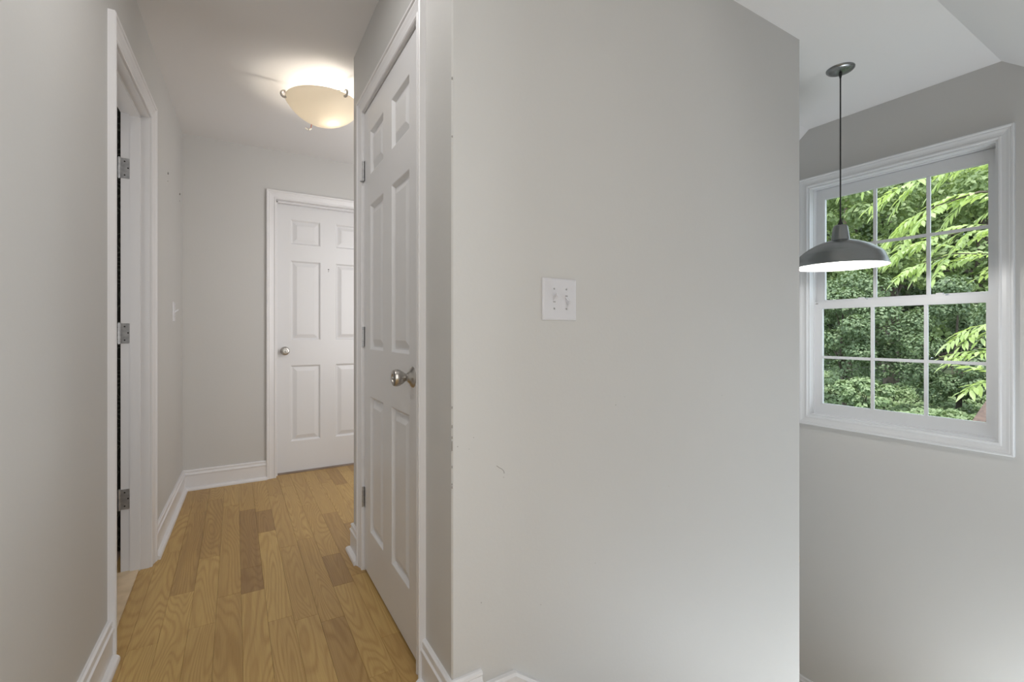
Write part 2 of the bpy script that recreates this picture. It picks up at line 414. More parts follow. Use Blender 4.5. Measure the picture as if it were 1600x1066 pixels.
base('baseboard_right', [(RX, CY1 + .062), (RX, KY), (2.3, KY)], 1)
base('baseboard_end', [(EX1 + .062, EY), (2.3, EY)], -1)
base('baseboard_corner', [(RX, CY0 - .062), (RX, BY), (.583, BY)], -1, shoe=True)
# stair skirt moulding on the big wall: level, then down with the stairs
SK = [(0, 0), (0, .012), (.005, .016), (.011, .014), (.018, .012), (.022, .009), (.027, .007), (.027, 0)]
def skirt(path, name, zs):
    lines = []
    P = [Vector(p) for p in path]; n = len(P)
    for u, t in SK:
        u *= 1.6; l = []
        for i in range(n):
            d1 = (P[i] - P[i - 1]).normalized() if i else None; d2 = (P[i + 1] - P[i]).normalized() if i < n - 1 else None
            n1 = Vector((d1.y, -d1.x)) if d1 else None; n2 = Vector((d2.y, -d2.x)) if d2 else None
            o = n2 if n1 is None else n1 if n2 is None else (lambda b: b / b.dot(n1))((n1 + n2).normalized())
            q = P[i] + o * u; l.append((q.x, BY - t, q.y))
        lines.append(l)
    return struct(G().skin(lines).build(name, 'trim'))
skirt([(.598, .0), (.598, .092), (.690, .092), (.79, .018), (2.2, -1.026)], 'trim_1', None)
struct(run(G(), [(WX, 2.2), (WX, -.15)], BASE, -1, -1.351).build('baseboard_landing', 'trim'))

# ------------------------------------------------------------------ doors
def slab(mp, W, rows, cols, Ht, th=.035, z0=.008):
    """Six-panel slab. mp(a, b, n): a across 0..W, b up, n outwards (0 = front face)."""
    g = G(); A = sorted({0, W, *[c for q in cols for c in q]}); B = sorted({z0, Ht, *[r for q in rows for r in q]})
    for i in range(len(A) - 1):
        for j in range(len(B) - 1):
            a0, a1, b0, b1 = A[i], A[i + 1], B[j], B[j + 1]
            if (a0, a1) in cols and (b0, b1) in rows:
                rings = [(0, 0), (.003, -.001), (.013, -.0125), (.018, -.0125), (.044, -.003), (.047, -.0025)]
                v = []; f = []
                for u, n in rings: v += [mp(a0 + u, b0 + u, n), mp(a1 - u, b0 + u, n), mp(a1 - u, b1 - u, n), mp(a0 + u, b1 - u, n)]
                for k in range(len(rings) - 1):
                    for q in range(4): f.append((k * 4 + q, k * 4 + (q + 1) % 4, k * 4 + 4 + (q + 1) % 4, k * 4 + 4 + q))
                e = (len(rings) - 1) * 4; f.append((e, e + 1, e + 2, e + 3)); g.add(v, f)
            else: g.add([mp(a0, b0, 0), mp(a1, b0, 0), mp(a1, b1, 0), mp(a0, b1, 0)], [(0, 1, 2, 3)])
    v = [mp(a, b, n) for n in (0, -th) for a, b in ((0, z0), (W, z0), (W, Ht), (0, Ht))]
    g.add(v, [(4, 5, 6, 7), (0, 1, 5, 4), (1, 2, 6, 5), (2, 3, 7, 6), (3, 0, 4, 7)])
    return g
def weld(o):
    bm = bmesh.new(); bm.from_mesh(o.data); bmesh.ops.remove_doubles(bm, verts=bm.verts, dist=1e-5)
    bmesh.ops.recalc_face_normals(bm, faces=bm.faces); bm.to_mesh(o.data); bm.free(); return o
KNOB = [(.0, .066), (.006, .066), (.0062, .0635), (.0125, .0628), (.0135, .066), (.021, .0665), (.0255, .064), (.0275, .058), (.0275, .052), (.0255, .044), (.021, .036), (.0155, .029), (.0125, .025), (.0125, .019), (.0165, .0165), (.0185, .013), (.024, .009), (.031, .0055), (.034, .002), (.034, 0)]
def knob(mtx, par, s=1.0):
    g = G(); g.lathe([(r * s, z * s) for r, z in KNOB], mtx, 40); o = g.build('door_knob', 'nickel', smooth=True)
    under(par, o)
    k = G().lathe([(0, .0675 * s), (.0045 * s, .0675 * s), (.005 * s, .065 * s)], mtx, 16).build('keyhole', 'steel', o, True)
    k2 = G().box(-.0006, .0006, -.003, .003, .0675 * s, .068 * s); k2.v = [tuple(mtx @ Vector(p)) for p in k2.v]; k2.build('key_slot', 'dark', o)
    return o
def hinge(mp, par, z, flat=True):
    """mp(a, b, n): a away from the knuckle along the leaf, b up."""
    g = G(); hh = .0445; w = .036; r = .010; pts = [(0, -hh)]
    for k in range(5): t = -math.pi / 2 + k * math.pi / 8; pts.append((w - r + r * math.cos(t), -hh + r + r * math.sin(t)))
    for k in range(5): t = k * math.pi / 8; pts.append((w - r + r * math.cos(t), hh - r + r * math.sin(t)))
    pts.append((0, hh)); n = len(pts)
    g.add([mp(a, z + b, q) for q in (0, .002) for a, b in pts], [tuple(range(n)), tuple(range(n, 2 * n))] + [(i, (i + 1) % n, n + (i + 1) % n, n + i) for i in range(n)])
    o = g.build('hinge', 'steel'); under(par, o)
    g = G()
    for i in range(5):
        z0 = z - hh + i * .0178; g.tube([mp(-.0045, z0 + .0006, .003), mp(-.0045, z0 + .0172, .003)], .0052, 14)
    g.tube([mp(-.0045, z - hh - .003, .003), mp(-.0045, z + hh + .003, .003)], .0035, 10)
    g.build('knuckle', 'steel', o, True)
    for (a, b) in ((.014, .030), (.026, .002), (.014, -.030)):
        c = Vector(mp(a, z + b, .002)); nn = (Vector(mp(a, z + b, .01)) - c).normalized()
        G().tube([c, c + nn * .0008], .0032, 12).build('screw_hole', 'dark', o)
    return o

# door_1: end of the hall
mpE = lambda a, b, n: (a, EY - n, b)
d1 = struct(empty('door_1', ((EX0 + EX1) / 2, EY, 0)))
mpS = lambda a, b, n: (EX0 + a, EY + .075 - n, b)
rowsE = [(.235, .815), (1.005, 1.612), (1.735, 1.925)]
o = weld(slab(mpS, EX1 - EX0, rowsE, [(.100, .314), (.424, .638)], EZ - .004).build('door_panel', 'door')); under(d1, o)
o2 = G().tube([mpS(.372, 1.560, -.001), mpS(.372, 1.560, .0022)], .0045, 12).tube([mpS(.372, 1.545, -.001), mpS(.372, 1.545, .0016)], .003, 12).build('screw_hole', 'dark'); under(d1, o2)
o = casing('casing', mpE, EX0 - .002, EX1 + .002, 0, EZ + .002, w=1.08); under(d1, o)
g = G(); g.box(EX0 - .02, EX0 - .002, EY - .001, EY + .12, 0, EZ + .02); g.box(EX1 + .002, EX1 + .02, EY - .001, EY + .12, 0, EZ + .02); g.box(EX0 - .02, EX1 + .02, EY - .001, EY + .12, EZ + .002, EZ + .02)
g.box(EX0 - .002, EX1 + .002, EY + .034, EY + .07, EZ - .01, EZ + .004)
g.box(EX0 - .02, EX0 + .010, EY + .034, EY + .07, 0, EZ); g.box(EX1 - .010, EX1 + .02, EY + .034, EY + .07, 0, EZ)
o = g.build('door_frame', 'trim'); under(d1, o)
knob(Matrix.Translation((EX0 + .062, EY + .075, .925)) @ Matrix.Rotation(math.pi / 2, 4, 'X'), d1, .95)
g = G(); g.box(EX0, EX1, EY + .045, EY + .12, .0, .006); o = g.build('threshold', 'tile'); under(d1, o)

# door_2: closet door in the right wall (a runs from the far hinge side towards the camera)
d2 = struct(empty('door_2', (RX, (CY0 + CY1) / 2, 0)))
mpC = lambda a, b, n: (RX + .002 - n, CY1 - a, b)
rowsC = [(.205, .790), (.990, 1.612), (1.742, 1.930)]
o = weld(slab(mpC, CY1 - CY0, rowsC, [(.097, .302), (.412, .618)], CZ - .006, z0=.012).build('door_panel', 'door')); under(d2, o)
mpW = lambda a, b, n: (RX - n, a, b)
o = casing('casing', mpW, CY0 - .005, CY1 + .005, 0, CZ + .003); under(d2, o)
g = G(); g.box(RX - .001, RX + .11, CY0 - .02, CY0 - .003, 0, CZ + .02); g.box(RX - .001, RX + .11, CY1 + .003, CY1 + .02, 0, CZ + .02); g.box(RX - .001, RX + .11, CY0 - .02, CY1 + .02, CZ, CZ + .02)
g.box(RX + .039, RX + .07, CY0 - .003, CY0 + .01, 0, CZ); g.box(RX + .039, RX + .07, CY1 - .01, CY1 + .003, 0, CZ); g.box(RX + .039, RX + .07, CY0, CY1, CZ - .01, CZ)
o = g.build('door_frame', 'trim'); under(d2, o)
knob(Matrix.Translation((RX + .002, CY0 + .062, .918)) @ Matrix.Rotation(-math.pi / 2, 4, 'Y'), d2, 1.0)
for z in (1.785, 1.045, .33):
    g = G()
    for i in range(5): z0 = z - .0445 + i * .0178; g.tube([(RX - .004, CY1 + .002, z0 + .0006), (RX - .004, CY1 + .002, z0 + .0172)], .0056, 14)
    g.box(RX + .0008, RX + .0016, CY1 - .012, CY1 + .002, z - .044, z + .044)
    o = g.build('hinge', 'steel', smooth=True); under(d2, o)
    if z > 1.7:
        q = G().tube([(RX - .004, CY1 + .002, z - .047), (RX - .022, CY1 - .012, z - .052)], .003, 10).tube([(RX - .004, CY1 + .002, z + .046), (RX - .004, CY1 + .002, z - .05)], .003, 10).build('hinge_stop', 'steel', o, True)

# door_3: open doorway in the left wall
d3 = struct(empty('door_3', (LX(2.33), 2.33, 0)))
mpL = lambda a, b, n: (LX(a) + n, a, b)
o = casing('casing', mpL, 2.015, 2.645, 0, 2.04, w=1.12); under(d3, o)
g = G(); lw(g, 2.0, 2.02, 0, 2.055, -.001, .099); lw(g, 2.64, 2.66, 0, 2.055, -.001, .099); lw(g, 2.02, 2.64, 2.035, 2.055, -.001, .099)
lw(g, 2.630, 2.641, 0, 2.036, .030, .066); lw(g, 2.019, 2.030, 0, 2.036, .030, .066); lw(g, 2.02, 2.64, 2.024, 2.036, .030, .066)
o = g.build('door_frame', 'trim'); under(d3, o)
for z in (1.790, 1.060, .326):
    hinge(lambda a, b, n: (LX(2.64) - .099 + a, 2.64 - n, b), d3, z)
thr = struct(G().prism([(LX(2.02) - .012, 2.02), (LX(2.64) - .034, 2.64), (LX(2.64) - .135, 2.64), (LX(2.02) - .135, 2.02)], -.0005, .007).build('trim_2', 'threshold'))

# dark curtain in the side room
g = G(); n = 90; pts = []
for i in range(n + 1):
    x = -.455 - .62 * i / n; pts.append((x, 2.90 + .018 * math.sin(i * .55) + .006 * math.sin(i * 1.3)))
v = [(x, y, z) for z in (.004, 2.25) for x, y in pts] + [(x, y + .003, z) for z in (.004, 2.25) for x, y in pts]
N1 = n + 1
f = [(i, i + 1, N1 + i + 1, N1 + i) for i in range(n)] + [(2 * N1 + i, 2 * N1 + i + 1, 3 * N1 + i + 1, 3 * N1 + i) for i in range(n)]
g.add(v, f); cur = g.build('curtain', 'curtain', smooth=True)
tag(cur, 'dark curtain with scroll pattern seen through the gap of the left doorway', 'curtain')
rod = G().tube([(-.452, 2.9, 2.26), (-2.2, 2.9, 2.26)], .011, 14).build('curtain_rod', 'nickel', None, True)
tag(rod, 'metal rod above the dark patterned curtain in the side room', 'curtain rod')

# ------------------------------------------------------------------ switches and small wall marks
def toggle(mp, par, a, b, up):
    g = G(); g.add([mp(a + s * .0045, b + t * .0115, n) for n in (.0055, .0066) for s, t in ((-1, -1), (1, -1), (1, 1), (-1, 1))],
                   [(0, 1, 2, 3), (4, 5, 6, 7), (0, 1, 5, 4), (1, 2, 6, 5), (2, 3, 7, 6), (3, 0, 4, 7)])
    dz = .012 * up
    v = [mp(a + s * .0044, b + t * .0062, .006) for s, t in ((-1, -1), (1, -1), (1, 1), (-1, 1))] + [mp(a + s * .0034, b + dz + t * .0040, .023) for s, t in ((-1, -1), (1, -1), (1, 1), (-1, 1))]
    g.add(v, [(0, 1, 2, 3), (4, 5, 6, 7), (0, 1, 5, 4), (1, 2, 6, 5), (2, 3, 7, 6), (3, 0, 4, 7)])
    o = g.build('toggle', 'plate', par)
    c = -up
    g = G()
    for dz2 in (.0085, .0105): 
        p = [mp(a + s * .0045, b + c * dz2 + t * .0004, .0068) for s, t in ((-1, -1), (1, -1), (1, 1), (-1, 1))]; g.add(p, [(0, 1, 2, 3)])
    g.build('slot', 'dark', par)
    for q in (.030, -.030):
        c0 = Vector(mp(a, b + q, .0055)); nn = (Vector(mp(a, b + q, .02)) - c0).normalized()
        s = G().tube([c0, c0 + nn * .0012], .0030, 14).build('screw', 'steel', par, True)
def plate(name, mp, a0, a1, b0, b1):
    g = G(); rings = [(0, 0), (0, .0025), (.0015, .0045), (.006, .006)]; v = []; f = []
    for u, n in rings: v += [mp(a0 + u, b0 + u, n), mp(a1 - u, b0 + u, n), mp(a1 - u, b1 - u, n), mp(a0 + u, b1 - u, n)]
    for k in range(3):
        for q in range(4): f.append((k * 4 + q, k * 4 + (q + 1) % 4, k * 4 + 4 + (q + 1) % 4, k * 4 + 4 + q))
    f += [(12, 13, 14, 15), (0, 1, 2, 3)]; g.add(v, f); return g.build(name, 'plate')
mpB = lambda a, b, n: (a, BY - n, b)
sw = plate('light_switch', mpB, .787, .915, 1.101, 1.228)
tag(sw, 'white double toggle light switch plate on the large bare wall beside the stairs', 'light switch')
toggle(mpB, sw, .829, 1.166, 1); toggle(mpB, sw, .875, 1.166, -1)
sw2 = plate('light_switch', mpL, 3.36, 3.43, 1.13, 1.245)
tag(sw2, 'white single toggle light switch on the left hall wall near the far corner', 'light switch')
toggle(mpL, sw2, 3.395, 1.187, 1)
for (yy, zz, lab) in ((3.18, 1.945, 'small dark empty screw holes in the left hall wall, the nearer and higher pair'), (3.66, 1.955, 'small dark empty screw holes in the left hall wall, the pair by the corner')):
    g = G(); g.tube([mpL(yy, zz, -.002), mpL(yy, zz, .004)], .006, 12); g.tube([mpL(yy - .01, zz - .004, -.002), mpL(yy - .01, zz - .004, .001)], .005, 10); wa = tag(g.build('wall_anchor', 'scuff'), lab, 'wall anchor')
    G().tube([mpL(yy - .005, zz - .045, -.002), mpL(yy - .005, zz - .045, .0015)], .003, 10).build('screw_hole', 'scuff', wa)
def bigwall_px(px, py):
    ph = TH + math.atan((px - CX) / F); X = BY * math.tan(ph); d = X * S_ + BY * C_; return X, CAMZ + (HOR - py) / F * d
g = G()
pts = [bigwall_px(*p) for p in ((776, 728), (780, 731), (784, 733), (787, 736), (788, 740))]
g.tube([(x, BY - .0002, z) for x, z in pts], .0009, 6)
for px, py, r in ((787, 746, .0012), (740, 684, .0012), (715, 698, .0014), (733, 702, .0010), (962, 633, .0016), (976, 620, .001), (752, 942, .0016), (845, 945, .0013), (1128, 618, .0012), (930, 880, .0012), (1045, 760, .001)):
    x, z = bigwall_px(px, py); g.tube([(x, BY + .0005, z), (x, BY - .0005, z)], r, 8)
for py, hh in ((637, .003), (667, .004), (684, .003), (695, .009), (702, .005), (730, .003), (757, .002), (762, .003), (122, .003), (213, .002)):
    x, z = bigwall_px(707, py); g.tube([(RX + .0012, BY + .0012, z - hh), (RX + .0012, BY + .0012, z + hh)], .0016, 8)
under(wall_front, g.build('scuff_mark', 'scuff'))

# ------------------------------------------------------------------ window
w1 = struct(empty('window_1', (WX, (WY0 + WY1) / 2, WZ0)))
mpV = lambda a, b, n: (WX - n, a, b)
WC = [(0, 0), (0, .010), (.004, .013), (.010, .013), (.014, .010), (.030, .013), (.040, .017), (.046, .017), (.049, .021), (.055, .022), (.058, .019), (.058, 0)]
o = casing('window_casing', mpV, WY0, WY1, WZ0, WZ1, WC, closed=True, m='vinyl'); under(w1, o)
def ring(g, a0, a1, b0, b1, w, x0, x1, wb=None, wt=None):
    wb = wb or w; wt = wt or w
    g.box(x0, x1, a0, a0 + w, b0, b1); g.box(x0, x1, a1 - w, a1, b0, b1)
    g.box(x0, x1, a0 + w, a1 - w, b0, b0 + wb); g.box(x0, x1, a0 + w, a1 - w, b1 - wt, b1)
g = G(); ring(g, WY0, WY1, WZ0, WZ1, .010, WX - .001, WX + .149)
ring(g, WY0 + .008, WY1 - .008, WZ0 + .008, WZ1 - .008, .014, WX + .100, WX + .149)
ring(g, WY0 + .008, WY1 - .008, WZ0 + .008, WZ1 - .008, .006, WX + .045, WX + .054)
o = g.build('window_frame', 'vinyl'); under(w1, o)
MY = [(1.290), (1.037)]; ZM = 1.246
def sash(name, x, z0, z1, zm, wt, wb, zt_rail):
    g = G(); ring(g, WY0 + .010, WY1 - .010, z0, z1, .042, x, x + .032, wb, wt)
    ring(g, WY0 + .052, WY1 - .052, z0 + wb, z1 - wt, .006, x + .004, x + .026)
    o = g.build(name, 'vinyl'); under(w1, o)
    gm = G()
    for y in MY: gm.box(x + .010, x + .022, y - .0085, y + .0085, z0 + wb, z1 - wt)
    gm.box(x + .0112, x + .0208, WY0 + .05, WY1 - .05, zm - .0085, zm + .0085)
    gm.build('muntins', 'vinyl', o)
    gp = G(); gp.box(x + .0145, x + .0175, WY0 + .048, WY1 - .048, z0 + wb - .003, z1 - wt + .003); gp.build('glass_pane', 'glass', o)
    return o
up = sash('upper_sash', WX + .088, ZM - .02, WZ1 - .012, 1.612, .062, .045, 0)
lo = sash('lower_sash', WX + .054, WZ0 + .012, ZM + .018, .903, .040, .064, 0)
for y in (1.35, .98):
    g = G(); g.box(WX + .050, WX + .086, y - .03, y + .03, ZM + .018, ZM + .026); g.box(WX + .056, WX + .072, y - .018, y + .012, ZM + .026, ZM + .034)
    g.build('sash_lock', 'vinyl', lo)
G().box(WX + .055, WX + .0645, WY0 + .02, WY0 + .035, ZM + .004, ZM + .010).box(WX + .0535, WX + .0645, WY1 - .035, WY1 - .02, ZM + .004, ZM + .010).build('tilt_latch', 'scuff', lo)

# ------------------------------------------------------------------ pendant lamp
PXY = (2.636, 1.166)
pl = empty('pendant_lamp', (PXY[0], PXY[1], H)); T = Matrix.Translation((PXY[0], PXY[1], 1.400))
tag(pl, 'brushed metal barn style pendant lamp hanging on a black cord before the window', 'pendant lamp')
o = G().lathe([(.062, 0), (.0615, -.004), (.055, -.011), (.040, -.017), (.020, -.0205), (.008, -.0215), (0, -.0215)], Matrix.Translation((*PXY, H)), 48, False).build('canopy', 'shade', smooth=True); under(pl, o)
o = G().tube([(*PXY, H - .018), (*PXY, 1.60)], .0032, 12).build('cord', 'black', smooth=True); under(pl, o)
o2 = G().lathe([(.0075, 0), (.0075, -.006), (.005, -.022), (.0032, -.028)], Matrix.Translation((*PXY, H - .020)), 20).build('strain_relief', 'black', o, True)
o2 = G().lathe([(.0032, .034), (.006, .020), (.011, .008), (.013, .004), (.013, 0)], Matrix.Translation((*PXY, 1.608)), 20).build('strain_relief', 'black', o, True)
prof = [(.012, .209), (.022, .2085), (.028, .205), (.032, .196), (.035, .175), (.038, .150), (.0405, .132), (.044, .130), (.060, .127), (.085, .119), (.112, .107), (.140, .091), (.163, .073), (.176, .061), (.179, .057), (.190, .026), (.1995, 0), (.2005, -.001)]
o = G().lathe(prof, T, 72, False).build('lamp_shade', 'shade', smooth=True); under(pl, o)
inn = [(max(r - .0015, .01), z - .0022) for r, z in prof[4:-1]] + [(.2005, -.001)]
o2 = G().lathe(inn, T, 72, False).build('shade_lining', 'enamel', o, True)
o = G().lathe([(.0, .12), (.016, .12), (.018, .10), (.020, .09), (.029, .065), (.030, .050), (.024, .032), (.012, .023), (0, .021)], T, 32, False).build('light_bulb', 'bulb_cool', smooth=True); under(pl, o)
light('pendant_bulb_light', 'POINT', (PXY[0], PXY[1], 1.415), LS['pend'], (1, .975, .94), shadow_soft_size=.03)
o = G().lathe([(0, .18), (.02, .18), (.02, .118), (0, .118)], T, 24, False).build('socket', 'enamel', smooth=True); under(pl, o)

# ------------------------------------------------------------------ ceiling lamp of the hall
LXY = (.425, 2.755); R = .195; RZ = 2.335
cl = empty('ceiling_lamp', (*LXY, H)); T = Matrix.Translation((*LXY, 0))
tag(cl, 'lit frosted glass bowl ceiling lamp with metal clips in the hallway', 'ceiling lamp')
o = G().lathe([(.060, H), (.060, H - .008), (.055, H - .016), (.02, H - .02), (0, H - .02)], T, 40, False).build('canopy', 'nickel', smooth=True); under(cl, o)
bowl = []
dep = .115; rc = (R * R + dep * dep) / (2 * dep)
for k in range(19):
    a = math.asin(R / rc) * k / 18; bowl.append((rc * math.sin(a), RZ - dep + rc * (1 - math.cos(a))))
bowl2 = [(r, z + .004) for r, z in reversed(bowl)]
o = G().lathe(bowl + bowl2, T, 72, False).build('glass_bowl', 'frosted', smooth=True); under(cl, o)
for p in ((.235, 2.748), (.506, 2.573), (.53, 2.92)):
    d = (Vector(p) - Vector(LXY)).normalized(); e = Vector(LXY) + d * (R + .002)
    g = G(); g.tube([(LXY[0] + d.x * .03, LXY[1] + d.y * .03, H - .012), (LXY[0] + d.x * .12, LXY[1] + d.y * .12, H - .022), (e.x, e.y, RZ + .012)], .0028, 8)
    pts = []
    for k in range(9):
        t = math.pi * (-.1 + k / 8 * 1.3); pts.append((e.x + d.x * (.002 + .015 * math.sin(t)), e.y + d.y * (.002 + .015 * math.sin(t)), RZ + .002 + .016 * math.cos(t)))
    g.tube(pts, .0065, 12)
    o = g.build('clip', 'nickel', smooth=True); under(cl, o)
o = G().lathe([(0, -.05), (.014, -.046), (.022, -.035), (.026, -.018), (.022, .002), (.013, .018), (.012, .03), (0, .03)], Matrix.Translation((LXY[0] + .035, LXY[1] - .02, 2.285)), 24, False).build('light_bulb', 'bulb_warm', smooth=True); under(cl, o)
g = G(); g.tube([(.395, 2.90, H - .01), (.388, 2.935, 2.31), (.384, 2.945, 2.268), (.372, 2.95, 2.256), (.358, 2.95, 2.263)], .0022, 8)
o = g.build('loose_wire', 'red_wire', smooth=True); under(cl, o)
G().tube([(.384, 2.945, 2.262), (.372, 2.942, 2.250)], .006, 10).tube([(.366, 2.942, 2.250), (.352, 2.94, 2.256)], .005, 10).build('wire_nut', 'white_plastic', o, True)

# ------------------------------------------------------------------ outside
rng = np.random.default_rng(5)
def at(px, d):                                     # plan point at a bearing and depth
    r = (px - CX) / F * d; return d * S_ + r * C_, d * C_ - r * S_
def gz(x, y):                                      # ivy covered ground, rising away from the house
    return -1.55 + .062 * (x - 7) + .16 * np.sin(x * .9 + y * .6) + .12 * np.sin(y * 1.7 - x * .4) - .035 * (y - 5)
g = G(); nx, ny = 60, 40; v = []; f = []
for i in range(nx):
    for j in range(ny):
        x = 4 + 44 * (i / (nx - 1)) ** 1.3; y = -6 + 34 * j / (ny - 1); v.append((x, y, float(gz(min(x, 24), y)) - .05))
for i in range(nx - 1):
    for j in range(ny - 1): f.append((i * ny + j, i * ny + j + 1, (i + 1) * ny + j + 1, (i + 1) * ny + j))
g.add(v, f); ground = struct(g.build('ground', 'soil', smooth=True))

def leaves(pos, nrm, size, jit=.6):
    """Kite-shaped folded leaves at pos facing roughly nrm. Returns arrays of verts and faces."""
    n = len(pos); nr = nrm + rng.normal(0, jit, (n, 3)); nr /= np.linalg.norm(nr, axis=1)[:, None]
    t = rng.normal(0, 1, (n, 3)); t[:, 2] -= .5; t -= nr * (t * nr).sum(1)[:, None]; t /= np.linalg.norm(t, axis=1)[:, None]
    b = np.cross(nr, t); s = (size * rng.uniform(.65, 1.3, n))[:, None]
    p0 = pos - t * s * .5; p3 = pos + t * s * .55; up = nr * s * .10
    p1 = pos - t * s * .05 + b * s * .36 + up; p2 = pos - t * s * .05 - b * s * .36 + up
    v = np.stack([p0, p1, p3, p2], 1).reshape(-1, 3); i = np.arange(n)[:, None] * 4
    f = np.concatenate([i + np.array([[0, 1, 2]]), i + np.array([[0, 2, 3]])])
    return v, f
def leafmesh(name, parts, m, parent=None):
    vs = []; fs = []; n = 0
    for v, f in parts: vs.append(v); fs.append(f + n); n += len(v)
    v = np.concatenate(vs); f = np.concatenate(fs); me = bpy.data.meshes.new(name)
    me.vertices.add(len(v)); me.vertices.foreach_set('co', v.astype(np.float32).ravel())
    me.loops.add(f.size); me.loops.foreach_set('vertex_index', f.astype(np.int32).ravel())
    me.polygons.add(len(f)); me.polygons.foreach_set('loop_start', np.arange(0, f.size, 3, dtype=np.int32)); me.polygons.foreach_set('loop_total', np.full(len(f), 3, np.int32))
    me.update(); me.validate(); me.materials.append(M[m]); o = bpy.data.objects.new(name, me); sc.collection.objects.link(o)
    if parent: under(parent, o)
    return o
# ivy carpet
n = 46000; u = rng.uniform(0, 1, n) ** .8; x = 7 + 15 * u; y = x * rng.uniform(.20, .56, n)
ok = ~((x > 11.3) & (y < 3.15)); x = x[ok]; y = y[ok]; n = len(x)
p = np.stack([x, y, gz(x, y) + .06 + .10 * np.sin(x * 5 + y * 3) * np.sin(y * 6) + rng.uniform(-.05, .06, n)], 1)
iv = leafmesh('ivy_carpet', [leaves(p, np.tile([-.35, -.1, 1.], (n, 1)), .095, .5)], 'leaf_ivy'); tag(iv, 'dense light green ivy ground cover on the slope outside the window', 'ivy', kind='stuff')

def tree(px, d, zc, rx, rz, nl, ls, m, label, cat='tree', name='tree', trunk_r=.16, clumps=40, seed=0, lean=0, group=None):
    X, Y = at(px, d); z0 = float(gz(min(X, 24), Y)) - .08; t = empty(name, (X, Y, z0)); tag(t, label, cat, group)
    r2 = np.random.default_rng(seed + 100)
    c = r2.normal(0, 1, (clumps, 3)); c /= np.linalg.norm(c, axis=1)[:, None]; c *= r2.uniform(.35, 1, (clumps, 1)) ** .5
    cen = np.array([X, Y, zc]) + c * np.array([rx, rx, rz]); cr = r2.uniform(.18, .36, clumps) * rx
    which = r2.integers(0, clumps, nl); dr = r2.normal(0, 1, (nl, 3)); dr /= np.linalg.norm(dr, axis=1)[:, None]
    pos = cen[which] + dr * (cr[which] * r2.uniform(.75, 1.05, nl))[:, None] * np.array([1, 1, .75])
    nrm = dr + np.array([0, 0, .6]); keep = pos[:, 2] > z0 - .05
    leafmesh('foliage', [leaves(pos[keep], nrm[keep], ls, .4)], m, t)
    g = G(); top = zc + rz * .55
    g.tube([(X, Y, z0 - .1), (X + .05, Y - .03, (z0 + top) * .35), (X - .04 + lean, Y + .05, (z0 + top) * .6), (X + lean, Y, top)], [trunk_r * 1.25, trunk_r, trunk_r * .8, trunk_r * .3], 12)
    under(t, g.build('trunk', 'bark', smooth=True))
    gb = G()
    for k in range(0, clumps, max(1, clumps // 9)):
        a = Vector((X + lean * .5, Y, z0 + (top - z0) * r2.uniform(.35, .8))); e = Vector(cen[k]); gb.tube([a, a.lerp(e, .5) + Vector((0, 0, .12)), e], [trunk_r * .4, trunk_r * .25, trunk_r * .08], 8)
    under(t, gb.build('branches', 'bark', smooth=True)); return t
FG = None
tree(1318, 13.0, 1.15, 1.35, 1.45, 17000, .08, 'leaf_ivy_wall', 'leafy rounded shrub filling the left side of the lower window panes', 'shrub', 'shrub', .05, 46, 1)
tree(1322, 15.5, 4.3, 2.1, 2.2, 9000, .15, 'leaf_mid', 'green tree behind the pendant lamp cord, above the rounded shrub', 'tree', 'tree', .14, 42, 2)
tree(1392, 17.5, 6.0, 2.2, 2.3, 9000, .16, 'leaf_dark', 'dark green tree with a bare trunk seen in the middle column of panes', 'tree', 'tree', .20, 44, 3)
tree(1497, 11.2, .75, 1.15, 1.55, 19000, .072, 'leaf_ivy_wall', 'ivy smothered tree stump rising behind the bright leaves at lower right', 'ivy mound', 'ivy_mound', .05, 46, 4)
tree(1535, 14.5, 3.6, 2.6, 2.6, 12000, .15, 'leaf_mid', 'full green tree crown behind the right column of upper panes', 'tree', 'tree', .18, 50, 5)
tree(1435, 20.0, 1.5, 1.7, 1.8, 7000, .16, 'leaf_painted_shade', 'understory tree with shade painted into its leaves, deep between the two ivy covered masses', 'tree', 'tree', .14, 40, 6)
for k, (px, d) in enumerate(((1262, 25), (1318, 27), (1372, 29), (1422, 28), (1478, 30), (1528, 27), (1585, 25))):
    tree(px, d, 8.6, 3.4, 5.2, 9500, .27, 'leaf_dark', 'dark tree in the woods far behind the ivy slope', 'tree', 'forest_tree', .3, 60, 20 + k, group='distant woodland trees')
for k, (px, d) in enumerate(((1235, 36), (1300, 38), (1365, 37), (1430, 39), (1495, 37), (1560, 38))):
    tree(px, d, 3.6, 4.0, 5.5, 8000, .30, 'leaf_painted_shade', 'tree with shade painted into its leaves, low in the woods behind the ivy slope', 'tree', 'forest_tree', .3, 60, 50 + k, group='shaded undergrowth trees')
tree(1350, 11.5, -.42, .55, .38, 2500, .10, 'leaf_ivy', 'small round bush rising from the ivy below the left muntin', 'bush', 'bush', .008, 16, 40)

